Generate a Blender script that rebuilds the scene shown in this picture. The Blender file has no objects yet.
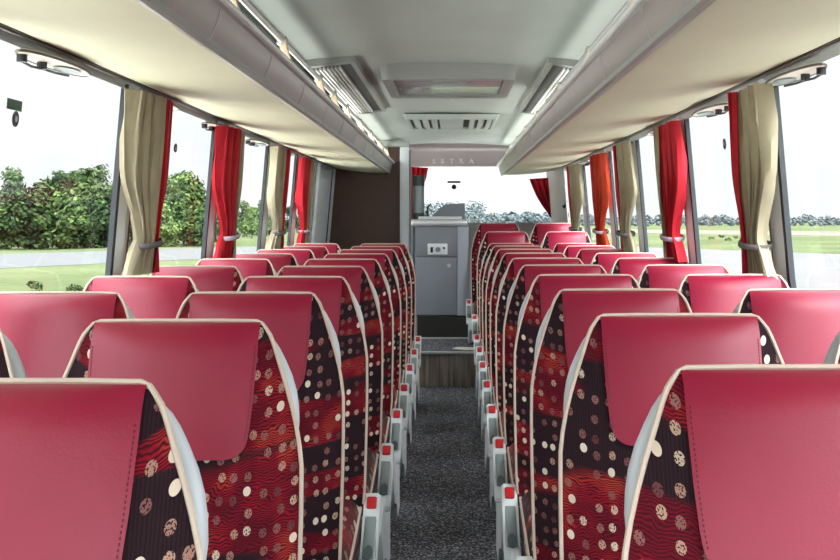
import bpy, bmesh, math, random
from mathutils import Vector, Matrix, noise as mnoise
random.seed(7)
C = bpy.context.scene.collection
F, VX, VY, HC = 1154.0, 452.0, 218.0, 1.30
def P(px, py, Y):
    return ((px - VX) * Y / F, Y, HC - (py - VY) * Y / F)
def PX(px, X):            # depth of a point at side offset X seen in column px
    return X * F / (px - VX)
def lin(c):
    return tuple(((v/255)/12.92 if v/255 <= 0.04045 else ((v/255+0.055)/1.055)**2.4) for v in c)

# ------------------------------------------------------------------ materials
def new_mat(name):
    m = bpy.data.materials.new(name); m.use_nodes = True
    nt = m.node_tree; b = nt.nodes['Principled BSDF']
    return m, nt, b
def N(nt, t, **kw):
    n = nt.nodes.new(t)
    for k, v in kw.items(): setattr(n, k, v)
    return n
def math_(nt, op, a, b=None, c=None):
    n = N(nt, 'ShaderNodeMath', operation=op)
    for i, v in enumerate((a, b, c)):
        if v is None: continue
        if isinstance(v, (int, float)): n.inputs[i].default_value = v
        else: nt.links.new(v, n.inputs[i])
    return n.outputs[0]
def mix(nt, f, a, b):
    n = N(nt, 'ShaderNodeMix', data_type='RGBA')
    for i, v in ((0, f), (6, a), (7, b)):
        if isinstance(v, (int, float)): n.inputs[i].default_value = v
        elif isinstance(v, tuple): n.inputs[i].default_value = (*v[:3], 1)
        else: nt.links.new(v, n.inputs[i])
    return n.outputs[2]
def ramp(nt, fac, pts, interp='LINEAR'):
    n = N(nt, 'ShaderNodeValToRGB'); n.color_ramp.interpolation = interp
    e = n.color_ramp.elements
    while len(e) < len(pts): e.new(0.5)
    for el, (p, c) in zip(e, pts): el.position = p; el.color = (*c, 1)
    nt.links.new(fac, n.inputs[0]); return n.outputs[0]
def plain(name, rgb, rough=0.5, metal=0.0, var=0.06, scale=6.0, bump=0.0, bscale=200.0, spec=None, coat=0.0):
    m, nt, b = new_mat(name)
    c = lin(rgb)
    tc = N(nt, 'ShaderNodeTexCoord')
    nz = N(nt, 'ShaderNodeTexNoise'); nz.inputs['Scale'].default_value = scale; nz.inputs['Detail'].default_value = 4
    nt.links.new(tc.outputs['Object'], nz.inputs['Vector'])
    lo = tuple(v*(1-var) for v in c); hi = tuple(min(1, v*(1+var)) for v in c)
    nt.links.new(ramp(nt, nz.outputs['Fac'], [(0.3, lo), (0.7, hi)]), b.inputs['Base Color'])
    b.inputs['Roughness'].default_value = rough; b.inputs['Metallic'].default_value = metal
    if spec is not None: b.inputs['Specular IOR Level'].default_value = spec
    if coat: b.inputs['Coat Weight'].default_value = coat; b.inputs['Coat Roughness'].default_value = 0.15
    if bump:
        n2 = N(nt, 'ShaderNodeTexNoise'); n2.inputs['Scale'].default_value = bscale; n2.inputs['Detail'].default_value = 3
        nt.links.new(tc.outputs['Object'], n2.inputs['Vector'])
        bp = N(nt, 'ShaderNodeBump'); bp.inputs['Strength'].default_value = bump; bp.inputs['Distance'].default_value = 0.004
        nt.links.new(n2.outputs['Fac'], bp.inputs['Height']); nt.links.new(bp.outputs['Normal'], b.inputs['Normal'])
    return m
M = {}
M['leather'] = plain('crimson_leather', (141, 12, 50), 0.41, var=0.06, scale=5, bump=0.07, bscale=260, spec=0.46)
M['stitch'] = plain('dark_stitch', (96, 8, 30), 0.7)
M['piping'] = plain('cream_piping', (202, 184, 168), 0.55)
M['shell'] = plain('seat_shell_grey', (120, 124, 128), 0.5)
M['handle'] = plain('handle_silver', (198, 204, 210), 0.35, spec=0.5)
M['arm'] = plain('armrest_silver', (224, 228, 230), 0.4)
M['inset'] = plain('armrest_inset', (134, 146, 146), 0.45)
M['scoop'] = plain('armrest_scoop', (88, 98, 102), 0.4)
M['button'] = plain('red_button', (190, 30, 38), 0.3)
M['steel'] = plain('base_steel', (150, 156, 160), 0.4, metal=0.3)
M['cream'] = plain('rack_cream', (216, 212, 182), 0.75, var=0.03, scale=3, bump=0.06, bscale=500)
M['valance'] = plain('valance_taupe', (128, 118, 112), 0.36, metal=0.0, var=0.06, scale=2)
M['alu'] = plain('brushed_aluminium', (196, 198, 194), 0.3, metal=0.5)
M['lip'] = plain('lip_silver', (212, 214, 210), .35)
M['bracket'] = plain('bracket_cream', (222, 200, 170), 0.5)
M['rackdark'] = plain('rack_inside_dark', (66, 72, 66), 0.6)
M['groove'] = plain('groove_black', (38, 36, 32), 0.45)
M['groovehi'] = plain('groove_grey', (104, 98, 88), 0.4)
M['service'] = plain('service_grey', (196, 204, 202), 0.5)
M['servcream'] = plain('service_cream', (226, 214, 198), 0.5)
M['black'] = plain('black_plastic', (30, 30, 34), 0.45)
M['ceil'] = plain('ceiling_greygreen', (178, 188, 178), 0.72, var=0.05, scale=2.2)
M['grillframe'] = plain('grille_frame', (150, 154, 146), 0.5)
M['grilledark'] = plain('grille_dark', (50, 54, 47), 0.6)
M['grilleslat'] = plain('grille_slat', (232, 232, 228), 0.4)
M['hatch'] = plain('hatch_grey', (150, 152, 146), 0.5)
M['hatchglass'] = plain('hatch_gloss', (196, 198, 198), 0.2, metal=0.4)
M['white'] = plain('white_plastic', (238, 243, 248), 0.5, var=0.03)
M['wallgrey'] = plain('wall_grey', (150, 150, 148), 0.7)
M['seal'] = plain('rubber_seal', (46, 50, 54), 0.6)
M['brown'] = plain('brown_panel', (96, 74, 66), 0.75, var=0.08, scale=14, bump=0.08, bscale=300)
M['header'] = plain('header_mauve', (176, 164, 164), 0.5, var=0.04)
M['chrome'] = plain('chrome_letter', (245, 245, 248), 0.25, metal=0.1)
M['galley'] = plain('galley_grey', (134, 138, 147), 0.5, var=0.04)
M['galleylight'] = plain('galley_light', (176, 182, 194), 0.45, var=0.04)
M['worktop'] = plain('worktop_silver', (212, 214, 216), 0.25, metal=0.5)
M['beige'] = plain('curtain_beige', (172, 162, 136), 0.9, var=0.1, scale=12, bump=0.25, bscale=700)
M['red'] = plain('curtain_red', (186, 14, 36), 0.8, var=0.12, scale=10, bump=0.15, bscale=700)
M['orange'] = plain('curtain_orange', (206, 66, 34), 0.8, var=0.12, scale=10)
M['tie'] = plain('tieback_grey', (96, 92, 92), 0.7)
M['tielight'] = plain('tieback_lilac', (176, 160, 170), 0.7)
M['green'] = plain('sticker_green', (20, 70, 44), 0.5)
M['ovals'] = plain('sticker_dark', (34, 40, 42), 0.5)
M['paper'] = plain('paper_white', (226, 226, 216), 0.7)
M['column'] = plain('column_gloss', (128, 142, 146), 0.15, spec=0.7)
M['columndark'] = plain('column_dark', (56, 62, 64), 0.3)
M['bark'] = plain('bark', (84, 72, 58), 0.9)
M['concrete'] = plain('concrete', (87, 87, 86), 0.9, var=0.12, scale=0.4)
M['asphalt'] = plain('road_asphalt', (78, 80, 80), 0.9, var=0.08, scale=0.6)

def carpet():
    m, nt, b = new_mat('dark_flecked_carpet')
    tc = N(nt, 'ShaderNodeTexCoord')
    v = N(nt, 'ShaderNodeTexVoronoi'); v.inputs['Scale'].default_value = 150
    nt.links.new(tc.outputs['Object'], v.inputs['Vector'])
    sp = N(nt, 'ShaderNodeSeparateColor'); nt.links.new(v.outputs['Color'], sp.inputs[0])
    col = ramp(nt, sp.outputs[0], [(0.0, lin((34, 34, 38))), (0.5, lin((60, 60, 66))), (0.8, lin((112, 112, 120))), (1.0, lin((190, 190, 196)))])
    nt.links.new(col, b.inputs['Base Color']); b.inputs['Roughness'].default_value = 0.95
    bp = N(nt, 'ShaderNodeBump'); bp.inputs['Strength'].default_value = 0.5; bp.inputs['Distance'].default_value = 0.004
    nt.links.new(v.outputs['Distance'], bp.inputs['Height']); nt.links.new(bp.outputs['Normal'], b.inputs['Normal'])
    return m
M['carpet'] = carpet()
def wood():
    m, nt, b = new_mat('grey_wood')
    tc = N(nt, 'ShaderNodeTexCoord'); mp = N(nt, 'ShaderNodeMapping'); mp.inputs['Scale'].default_value = (38, 3, 2.2)
    nt.links.new(tc.outputs['Object'], mp.inputs[0])
    nz = N(nt, 'ShaderNodeTexNoise'); nz.inputs['Scale'].default_value = 1.0; nz.inputs['Detail'].default_value = 6
    nt.links.new(mp.outputs[0], nz.inputs['Vector'])
    nt.links.new(ramp(nt, nz.outputs['Fac'], [(0.3, lin((104, 94, 84))), (0.5, lin((150, 138, 124))), (0.72, lin((186, 176, 162)))]), b.inputs['Base Color'])
    b.inputs['Roughness'].default_value = 0.5
    return m
M['wood'] = wood()
def fabric(coat=False):
    m, nt, b = new_mat('dotted_moquette')
    tc = N(nt, 'ShaderNodeTexCoord'); oi = N(nt, 'ShaderNodeObjectInfo')
    sx = N(nt, 'ShaderNodeSeparateXYZ'); nt.links.new(tc.outputs['Object'], sx.inputs[0])
    r = oi.outputs['Random']
    yz = math_(nt, 'ADD', sx.outputs[2], math_(nt, 'MULTIPLY', sx.outputs[1], -0.6))
    x = math_(nt, 'ADD', sx.outputs[0], math_(nt, 'MULTIPLY', r, 3.7)); z = math_(nt, 'ADD', yz, math_(nt, 'MULTIPLY', r, 9.1))
    def vec(fx, fz):
        c = N(nt, 'ShaderNodeCombineXYZ')
        nt.links.new(math_(nt, 'MULTIPLY', x, fx), c.inputs[0]); nt.links.new(math_(nt, 'MULTIPLY', z, fz), c.inputs[1]); return c.outputs[0]
    band = N(nt, 'ShaderNodeTexNoise', noise_dimensions='2D'); band.inputs['Scale'].default_value = 1.0; band.inputs['Detail'].default_value = 1.2
    nt.links.new(vec(1.6, 12.0), band.inputs['Vector'])
    bm_ = ramp(nt, band.outputs['Fac'], [(0.46, (0, 0, 0)), (0.50, (1, 1, 1))])
    wv = N(nt, 'ShaderNodeTexWave', wave_type='RINGS'); wv.inputs['Scale'].default_value = 1.0; wv.inputs['Distortion'].default_value = 22; wv.inputs['Detail'].default_value = 2; wv.inputs['Detail Scale'].default_value = 0.4
    nt.links.new(vec(85, 80), wv.inputs['Vector'])
    n2 = N(nt, 'ShaderNodeTexNoise', noise_dimensions='2D'); n2.inputs['Scale'].default_value = 1; n2.inputs['Detail'].default_value = 2
    nt.links.new(vec(14, 16), n2.inputs['Vector'])
    bright = ramp(nt, n2.outputs['Fac'], [(0.40, lin((104, 8, 28))), (0.55, lin((140, 14, 34))), (0.68, lin((170, 52, 40)))])
    redc = mix(nt, wv.outputs['Fac'], lin((58, 8, 20)), bright)
    wv2 = N(nt, 'ShaderNodeTexWave', wave_type='BANDS'); wv2.inputs['Scale'].default_value = 1; wv2.inputs['Distortion'].default_value = 3
    nt.links.new(vec(70, 10), wv2.inputs['Vector'])
    darkc = mix(nt, math_(nt, 'MULTIPLY', wv2.outputs['Fac'], 0.55), lin((26, 18, 22)), lin((58, 28, 38)))
    base = mix(nt, bm_, darkc, redc)
    vo = N(nt, 'ShaderNodeTexVoronoi', voronoi_dimensions='2D'); vo.inputs['Scale'].default_value = 1; vo.inputs['Randomness'].default_value = 0.42
    nt.links.new(vec(40, 38), vo.inputs['Vector'])
    dot = math_(nt, 'LESS_THAN', vo.outputs['Distance'], 0.25)
    sc = N(nt, 'ShaderNodeSeparateColor'); nt.links.new(vo.outputs['Color'], sc.inputs[0])
    vis = math_(nt, 'GREATER_THAN', sc.outputs[0], 0.24)
    dcol = ramp(nt, sc.outputs[1], [(0.0, lin((92, 50, 54))), (0.45, lin((136, 92, 86))), (0.75, lin((176, 142, 122))), (0.9, lin((216, 200, 182)))])
    n3 = N(nt, 'ShaderNodeTexNoise', noise_dimensions='2D'); n3.inputs['Scale'].default_value = 1; n3.inputs['Detail'].default_value = 1
    nt.links.new(vec(420, 420), n3.inputs['Vector'])
    hole = math_(nt, 'MAXIMUM', math_(nt, 'GREATER_THAN', n3.outputs['Fac'], 0.42), math_(nt, 'GREATER_THAN', sc.outputs[1], 0.86))
    f = math_(nt, 'MULTIPLY', math_(nt, 'MULTIPLY', dot, vis), hole)
    nt.links.new(mix(nt, f, base, dcol), b.inputs['Base Color'])
    b.inputs['Roughness'].default_value = 0.9; b.inputs['Specular IOR Level'].default_value = 0.2
    if coat:
        b.inputs['Coat Weight'].default_value = 0.5; b.inputs['Coat Roughness'].default_value = 0.35
    return m
M['fabric'] = fabric(); M['fabric_cushion'] = fabric(True)
def foliage(name, a, bcol, c):
    m, nt, b = new_mat(name)
    g = N(nt, 'ShaderNodeNewGeometry'); oi = N(nt, 'ShaderNodeObjectInfo')
    tc = N(nt, 'ShaderNodeTexCoord'); nz = N(nt, 'ShaderNodeTexNoise'); nz.inputs['Scale'].default_value = 0.7
    nt.links.new(tc.outputs['Object'], nz.inputs['Vector'])
    f = math_(nt, 'ADD', math_(nt, 'MULTIPLY', g.outputs['Random Per Island'], 0.5), math_(nt, 'ADD', math_(nt, 'MULTIPLY', nz.outputs['Fac'], 0.6), math_(nt, 'MULTIPLY', math_(nt, 'SUBTRACT', oi.outputs['Random'], 0.5), 0.5)))
    nt.links.new(ramp(nt, f, [(0.2, lin(a)), (0.55, lin(bcol)), (0.95, lin(c))]), b.inputs['Base Color'])
    b.inputs['Roughness'].default_value = 0.8; b.inputs['Specular IOR Level'].default_value = 0.1
    return m
M['leaf'] = foliage('leaves_green', (24, 38, 22), (52, 72, 38), (96, 114, 64))
M['leafpale'] = foliage('leaves_pale', (50, 64, 44), (70, 84, 58), (98, 106, 76))
M['leafhazed'] = foliage('leaves_far_hazed', (92, 102, 106), (98, 106, 108), (104, 112, 112))  # distance haze put into the pale grey leaf colour
def grass_mat():
    m, nt, b = new_mat('meadow_grass')
    tc = N(nt, 'ShaderNodeTexCoord')
    n1 = N(nt, 'ShaderNodeTexNoise'); n1.inputs['Scale'].default_value = 0.12; n1.inputs['Detail'].default_value = 8
    n2 = N(nt, 'ShaderNodeTexNoise'); n2.inputs['Scale'].default_value = 3.0; n2.inputs['Detail'].default_value = 6
    for n in (n1, n2): nt.links.new(tc.outputs['Object'], n.inputs['Vector'])
    f = math_(nt, 'ADD', math_(nt, 'MULTIPLY', n1.outputs['Fac'], 0.6), math_(nt, 'MULTIPLY', n2.outputs['Fac'], 0.4))
    nt.links.new(ramp(nt, f, [(0.35, lin((62, 72, 46))), (0.5, lin((80, 90, 60))), (0.65, lin((98, 100, 76)))]), b.inputs['Base Color'])
    b.inputs['Roughness'].default_value = 0.95; b.inputs['Specular IOR Level'].default_value = 0.05
    return m
M['grass'] = grass_mat()
M['field'] = plain('ploughed_field', (92, 88, 74), 0.95, var=0.2, scale=0.1)
def glass_mat():
    m = bpy.data.materials.new('window_glass'); m.use_nodes = True; nt = m.node_tree
    nt.nodes.clear()
    out = N(nt, 'ShaderNodeOutputMaterial'); tr = N(nt, 'ShaderNodeBsdfTransparent'); gl = N(nt, 'ShaderNodeBsdfGlossy'); mx = N(nt, 'ShaderNodeMixShader')
    tr.inputs[0].default_value = (0.95, 0.97, 0.97, 1); gl.inputs['Roughness'].default_value = 0.02
    fr = N(nt, 'ShaderNodeFresnel'); fr.inputs['IOR'].default_value = 1.45
    nt.links.new(math_(nt, 'MULTIPLY', fr.outputs[0], 0.08), mx.inputs[0]); nt.links.new(tr.outputs[0], mx.inputs[1]); nt.links.new(gl.outputs[0], mx.inputs[2])
    nt.links.new(mx.outputs[0], out.inputs[0])
    return m
M['glass'] = glass_mat()

# ------------------------------------------------------------------ mesh helpers
def link(name, bm, mat, parent=None, smooth=True, loc=None):
    me = bpy.data.meshes.new(name)
    bmesh.ops.recalc_face_normals(bm, faces=bm.faces)
    bm.to_mesh(me); bm.free()
    if smooth:
        me.polygons.foreach_set('use_smooth', [True]*len(me.polygons))
        try: me.set_sharp_from_angle(angle=math.radians(40))
        except Exception: pass
    me.materials.append(mat if not isinstance(mat, str) else M[mat])
    o = bpy.data.objects.new(name, me); C.objects.link(o)
    if parent: o.parent = parent
    if loc: o.location = loc
    return o
def tag(o, label, cat, group=None, kind=None):
    o['label'] = label; o['category'] = cat
    if group: o['group'] = group
    if kind: o['kind'] = kind
    return o
def thing(name, label, cat, loc=(0, 0, 0), group=None):
    o = bpy.data.objects.new(name, None); C.objects.link(o); o.location = loc; o.empty_display_size = 0.1
    return tag(o, label, cat, group)
def struct(name, bm, mat, parent=None, **k):
    o = link(name, bm, mat, parent, **k)
    if parent is None: o['kind'] = 'structure'
    return o
def box(bm, x0, x1, y0, y1, z0, z1, bev=0.0, seg=2, mtx=None):
    r = bmesh.ops.create_cube(bm, size=1.0)
    vs = r['verts']
    for v in vs:
        v.co = Vector((x0 + (v.co.x+0.5)*(x1-x0), y0 + (v.co.y+0.5)*(y1-y0), z0 + (v.co.z+0.5)*(z1-z0)))
    if bev:
        es = list({e for v in vs for e in v.link_edges})
        rr = bmesh.ops.bevel(bm, geom=es, offset=bev, segments=seg, affect='EDGES', profile=0.5)
        vs = list(set(vs) & set(bm.verts)) + rr['verts']
        vs = [v for v in set(vs) if v.is_valid]
    if mtx is not None:
        bmesh.ops.transform(bm, matrix=mtx, verts=vs)
    return bm
def B(*a, **k):
    return box(bmesh.new(), *a, **k)
def tube(bm, pts, r, n=8, closed=False, flat=None):
    """sweep a circle (or an ellipse: flat = (ra, rb) along the two frame axes)"""
    pts = [Vector(p) for p in pts]; rings = []
    m = len(pts); prev = None
    for i, p in enumerate(pts):
        a = pts[i-1] if (i > 0 or closed) else pts[0]; c = pts[(i+1) % m] if (i < m-1 or closed) else pts[-1]
        t = (c - a).normalized()
        if prev is None:
            up = Vector((0, 0, 1)) if abs(t.z) < 0.9 else Vector((0, 1, 0))
            s = t.cross(up).normalized()
        else:
            s = (prev - t*prev.dot(t)).normalized()
        prev = s; w = t.cross(s)
        ra, rb = flat if flat else (r, r)
        rings.append([bm.verts.new(p + s*ra*math.cos(2*math.pi*k/n) + w*rb*math.sin(2*math.pi*k/n)) for k in range(n)])
    for i in range(m if closed else m-1):
        A, Bq = rings[i], rings[(i+1) % m]
        for k in range(n):
            bm.faces.new((A[k], A[(k+1) % n], Bq[(k+1) % n], Bq[k]))
    if not closed:
        bm.faces.new(rings[0]); bm.faces.new(rings[-1][::-1])
    return bm
def prism(bm, poly, axis, a, b):
    """extrude a 2-D polygon; axis 'x': poly is (y,z); 'y': (x,z); 'z': (x,y)"""
    def v3(p, t):
        return (t, p[0], p[1]) if axis == 'x' else (p[0], t, p[1]) if axis == 'y' else (p[0], p[1], t)
    A = [bm.verts.new(v3(p, a)) for p in poly]; Bq = [bm.verts.new(v3(p, b)) for p in poly]
    n = len(poly)
    bm.faces.new(A[::-1]); bm.faces.new(Bq)
    for i in range(n): bm.faces.new((A[i], A[(i+1) % n], Bq[(i+1) % n], Bq[i]))
    return bm
def grid(bm, rows):
    vs = [[bm.verts.new(p) for p in r] for r in rows]
    for i in range(len(vs)-1):
        for j in range(len(vs[0])-1):
            bm.faces.new((vs[i][j], vs[i][j+1], vs[i+1][j+1], vs[i+1][j]))
    return vs
def solid(bm, t):
    # give an open sheet real thickness: second layer along the vertex normals, rims closed
    bm.normal_update(); bm.verts.ensure_lookup_table()
    vs = list(bm.verts); fs = list(bm.faces); es = [e for e in bm.edges if len(e.link_faces) == 1]
    tw = {v: bm.verts.new(v.co - v.normal*t) for v in vs}
    for f in fs: bm.faces.new([tw[v] for v in reversed(f.verts)])
    for e in es:
        a, b = e.verts
        bm.faces.new((a, b, tw[b], tw[a]))
    return bm
def interp(tab, z):
    for (a, va), (b, vb) in zip(tab, tab[1:]):
        if a <= z <= b or b <= z <= a:
            return va + (vb-va)*(z-a)/(b-a)
    return tab[0][1] if abs(z-tab[0][0]) < abs(z-tab[-1][0]) else tab[-1][1]
def copy_tree(o, parent=None):
    c = o.copy(); C.objects.link(c)
    if parent is not None: c.parent = parent
    for ch in list(o.children): copy_tree(ch, c)
    return c
SM = lambda t: t*t*(3-2*t)

# ------------------------------------------------------------------ seats
ZT = 1.106
HW = [(ZT, .157), (1.09, .166), (1.072, .174), (1.04, .185), (1.007, .197), (.97, .209), (.934, .219), (.9, .226), (.865, .231), (.74, .234), (.5, .232), (.43, .228)]
def yb(z): return -(ZT-z)*0.27
ZR = 1.066
def bulge(z): return 0.036 if z > .6 else 0.036*(max(0, (z-.42))/.18)**.5 + .006
def thick(z): return interp([(ZT, .055), (.9, .075), (.5, .10), (.43, .10)], z)
def front(u, z, k=1.0): return yb(z) - bulge(z)*k*(1-abs(u)**2.6)
def make_backrest():
    bm = bmesh.new(); rings = []
    zs = [.43, .47, .52, .58, .64, .7, .76, .82, .865, .9, .934, .965, .99, 1.015, 1.035, 1.055, ZR]
    rows = [(z, 1.0) for z in zs] + [(ZR+.04*math.sin(math.radians(a)), math.cos(math.radians(a))) for a in (20, 40, 58, 74, 84)]
    nu = 18
    for z, k in rows:
        h = interp(HW, z); ring = []
        for i in range(nu+1):
            u = -1+2*i/nu
            ring.append(bm.verts.new((h*u, front(u, z, k), z)))
        for i in range(1, nu):
            u = 1-2*i/nu
            ring.append(bm.verts.new((h*u, yb(z)+.012*k+thick(z)*k*(1-abs(u)**5), z)))
        rings.append(ring)
    n = len(rings[0])
    for a, b in zip(rings, rings[1:]):
        for i in range(n): bm.faces.new((a[i], a[(i+1) % n], b[(i+1) % n], b[i]))
    bm.faces.new(rings[0][::-1]); bm.faces.new(rings[-1])
    return bm
WL = [(ZT, .150), (1.06, .150), (.98, .147), (.93, .143), (.885, .136)]
Z0 = .882
def leather_rows(off=.004):
    rows = []
    def w(z):
        d = max(0.0, z-Z0); r = .03
        c = 0 if d >= r else r-math.sqrt(max(0, r*r-(r-d)**2))
        return interp(WL, max(z, .885))-c
    for z in [Z0, Z0+.002, Z0+.006, Z0+.013, Z0+.022, Z0+.032, .93, .955, .98, 1.005, 1.03, 1.05, ZR]:
        rows.append([(z, w(z), 'f')])
    for a in (20, 40, 60, 75, 90, 105, 120, 140, 160): rows.append([(a, None, 't')])
    for z in (ZR, 1.045, 1.02, .99): rows.append([(z, w(z), 'b')])
    out = []
    nu = 16
    for r in rows:
        q, ww, k = r[0]; line = []
        for i in range(nu+1):
            s = -1+2*i/nu
            if k == 't':
                th = math.radians(q); z = ZR+.04*math.sin(th); h = interp(HW, z); u = .150*s/h
                ff = 1-abs(u)**2.6 if q <= 90 else 1-abs(u)**5
                y = yb(z) - bulge(z)*math.cos(th)*ff if q <= 90 else yb(z)+(.012+thick(z)*ff)*(-math.cos(th))
                line.append((.150*s, y-off*math.cos(th), z+off*math.sin(th)))
            else:
                h = interp(HW, q); u = ww*s/h
                y = front(u, q)-off if k == 'f' else yb(q)+.012+thick(q)*(1-abs(u)**5)+off
                line.append((ww*s, y, q))
        out.append(line)
    return out
def make_leather():
    bm = bmesh.new(); grid(bm, leather_rows(.005))
    return solid(bm, .004)
def make_stitch(s):
    bm = bmesh.new(); z = Z0+.03
    while z < 1.07:
        pts = []
        for zz in (z, z+.003):
            x = s*(interp(WL, zz)-.005); u = x/interp(HW, zz); pts.append((x, front(u, zz)-.0056, zz))
        tube(bm, pts, .0009, 4); z += .006
    return bm
def make_piping():
    bm = bmesh.new(); R = []
    for z in (.44, .5, .6, .7, .78, .865, .9, .934, .97, 1.007, 1.04, 1.06, 1.075, 1.089):
        R.append((interp(HW, z)+.002, yb(z)-.001, z))
    R += [(.160, yb(1.1)+.001, 1.100), (.153, .003, 1.1085), (.142, .008, 1.1125), (.08, .009, 1.1135)]
    pts = [(-x, y, z) for x, y, z in R]+[(0, .009, 1.1135)]+R[::-1]
    return tube(bm, pts, .0039, 6)
def make_cushion():
    bm = B(-.228, .228, -.66, -.17, .31, .455, bev=.045, seg=5)
    for v in bm.verts:
        if v.co.z > .4: v.co.z += .02*(1-(v.co.x/.228)**2)-.07*max(0, (-v.co.y-.2)/.46)
    return bm
def make_cushion_piping():
    pts = []
    for x, y in ((-.222, -.19), (-.222, -.6), (-.21, -.635), (-.18, -.648), (.18, -.648), (.21, -.635), (.222, -.6), (.222, -.19)):
        pts.append((x, y, .430-.07*max(0, (-y-.2)/.46)))
    return tube(bmesh.new(), pts, .006, 6)
def make_handle(s):
    # flat looped grab handle behind the shoulder
    prof = [(1.078, -.008), (1.068, -.001), (1.055, .004), (1.035, .008), (1.01, .011), (.985, .011), (.96, .008), (.935, .003), (.91, -.004), (.88, -.014), (.85, -.024)]
    pts = [(s*(interp(HW, z)+o-.010), yb(z)+.036, z) for z, o in prof]
    pts = [(s*(interp(HW, 1.09)-.035), yb(1.09)+.034, 1.088)]+pts
    pts2 = [Vector(p) for p in pts]
    return tube(bmesh.new(), pts2, .01, 10, flat=(.016, .010))
def arm_matrix(s):
    return Matrix.Translation((s*.256, -.175, .425)) @ Matrix.Rotation(math.radians(33), 4, 'X')
def make_arm(s):
    bm = bmesh.new(); mt = arm_matrix(s)
    # outline in (along, height): square pivot housing, slim arm, rounded lip
    poly = [(.045, -.03), (.05, .012), (.042, .022), (-.03, .022), (-.05, .014), (-.20, .010), (-.235, .006), (-.255, -.006), (-.258, -.02), (-.24, -.034), (-.1, -.04), (.0, -.044)]
    prism(bm, poly, 'x', -.024, .024)
    bmesh.ops.bevel(bm, geom=list(bm.edges), offset=.005, segments=2, affect='EDGES')
    bmesh.ops.transform(bm, matrix=mt, verts=bm.verts)
    return bm
def make_inset(s):
    bm = B(-.0165, .0165, -.205, -.045, .010, .0175, bev=.004)
    bmesh.ops.transform(bm, matrix=arm_matrix(s), verts=bm.verts); return bm
def make_scoop(s):
    bm = bmesh.new()
    prism(bm, [(.0135*math.cos(a), -.185+.028*math.sin(a)) for a in [2*math.pi*i/18 for i in range(18)]], 'z', .0172, .0192)
    bmesh.ops.transform(bm, matrix=arm_matrix(s), verts=bm.verts); return bm
def make_button(s):
    bm = B(-.015, .015, -.022, .022, .0215, .028, bev=.006, seg=3)
    bmesh.ops.transform(bm, matrix=arm_matrix(s), verts=bm.verts); return bm
def make_frame():
    bm = bmesh.new()
    box(bm, -.2, .2, -.58, -.12, .27, .31, bev=.01)
    return bm
def make_leg(x):
    bm = bmesh.new()
    prism(bm, [(-.46, 0), (-.2, 0), (-.14, .27), (-.5, .27), (-.44, .16)], 'x', x-.02, x+.02)
    return bm
def make_side(s):
    bm = bmesh.new()
    prism(bm, [(-.02, .0), (-.03, .2), (-.1, .33), (-.2, .345), (-.5, .30), (-.56, .24), (-.5, .13), (-.3, .09), (-.22, .0)], 'x', s*.232, s*.262)
    bmesh.ops.bevel(bm, geom=list(bm.edges), offset=.006, segments=2, affect='EDGES')
    return bm
def make_shell():
    bm = bmesh.new(); rows = []
    for z in (.45, .55, .65, .75, .85, .9):
        h = interp(HW, z)*.93
        rows.append([(h*(-1+2*i/10), yb(z)+.016+thick(z)*(1-abs((-1+2*i/10)*.93)**5), z) for i in range(11)])
    grid(bm, rows); return solid(bm, -.008)
def make_seat(s, aisle):
    root = thing('coach_seat', 'x', 'seat')
    link('backrest', make_backrest(), 'fabric', root)
    l = link('headrest_cover', make_leather(), 'leather', root)
    l['label'] = 'smooth crimson leather head panel'
    link('stitching', make_stitch(-1), 'stitch', l); link('stitching', make_stitch(1), 'stitch', l)
    p = link('piping', make_piping(), 'piping', root); p['label'] = 'cream piping along the backrest edge'
    link('back_shell', make_shell(), 'shell', root)
    c = link('cushion', make_cushion(), 'fabric_cushion', root)
    link('cushion_piping', make_cushion_piping(), 'piping', c)
    g = link('grab_handle', make_handle(s), 'handle', root); g['label'] = 'curved silver grab handle at the shoulder'
    fr = link('seat_frame', make_frame(), 'steel', root)
    link('leg', make_leg(-.15), 'steel', root); link('leg', make_leg(.15), 'steel', root)
    if aisle:
        a = link('armrest', make_arm(s), 'arm', root); a['label'] = 'lowered silver armrest with red button'
        link('inset', make_inset(s), 'inset', a); link('grip_scoop', make_scoop(s), 'scoop', a)
        b = link('button', make_button(s), 'button', a); b['label'] = 'red push button'
        link('side_panel', make_side(s), 'arm', root)
    return root
PITCH = .78
ORD = 'first second third fourth fifth sixth seventh eighth ninth tenth eleventh twelfth'.split()
protos = {(s, a): make_seat(s, a) for s in (1, -1) for a in (True, False)}
used = set()
XC = {(1, True): -.497, (1, False): -.983, (-1, True): .435, (-1, False): .921}
def place(key, k, Y, dz=0.0, note='', dx=0.0):
    r = protos[key]
    if key in used: r = copy_tree(r)
    used.add(key)
    r.location = (XC[key]+dx, Y, dz)
    side = 'tree side' if key[0] == 1 else 'airfield side'
    if key[1]: r['label'] = f'crimson leather and dotted fabric seat beside the aisle, {side}, {ORD[k-1]} row ahead'
    else: r['label'] = f'crimson leather and dotted fabric seat beside the windows, {side}, {ORD[k-1]} row ahead'
    if note: r['label'] = note
    r['group'] = 'rows of crimson coach seats'
for k in range(1, 11):
    for a in (True, False):
        place((1, a), k, (k+.68)*PITCH)
        place((-1, a), k, (k+.84)*PITCH)
for k, Y, dz in ((11, 9.26, .075), (12, 10.03, .14)):
    w = 'raised' if k == 11 else 'rearmost raised'
    place((-1, True), k, Y, dz, f'{w} crimson seat nearer the galley, {"just ahead of" if k == 11 else "directly under"} the rear window', (0, -.035)[k-11])
    place((-1, False), k, Y, dz, f'{w} crimson seat by the window, {"ahead of the last row" if k == 11 else "below the red rear curtain"}', (0, -.035)[k-11])

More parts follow.
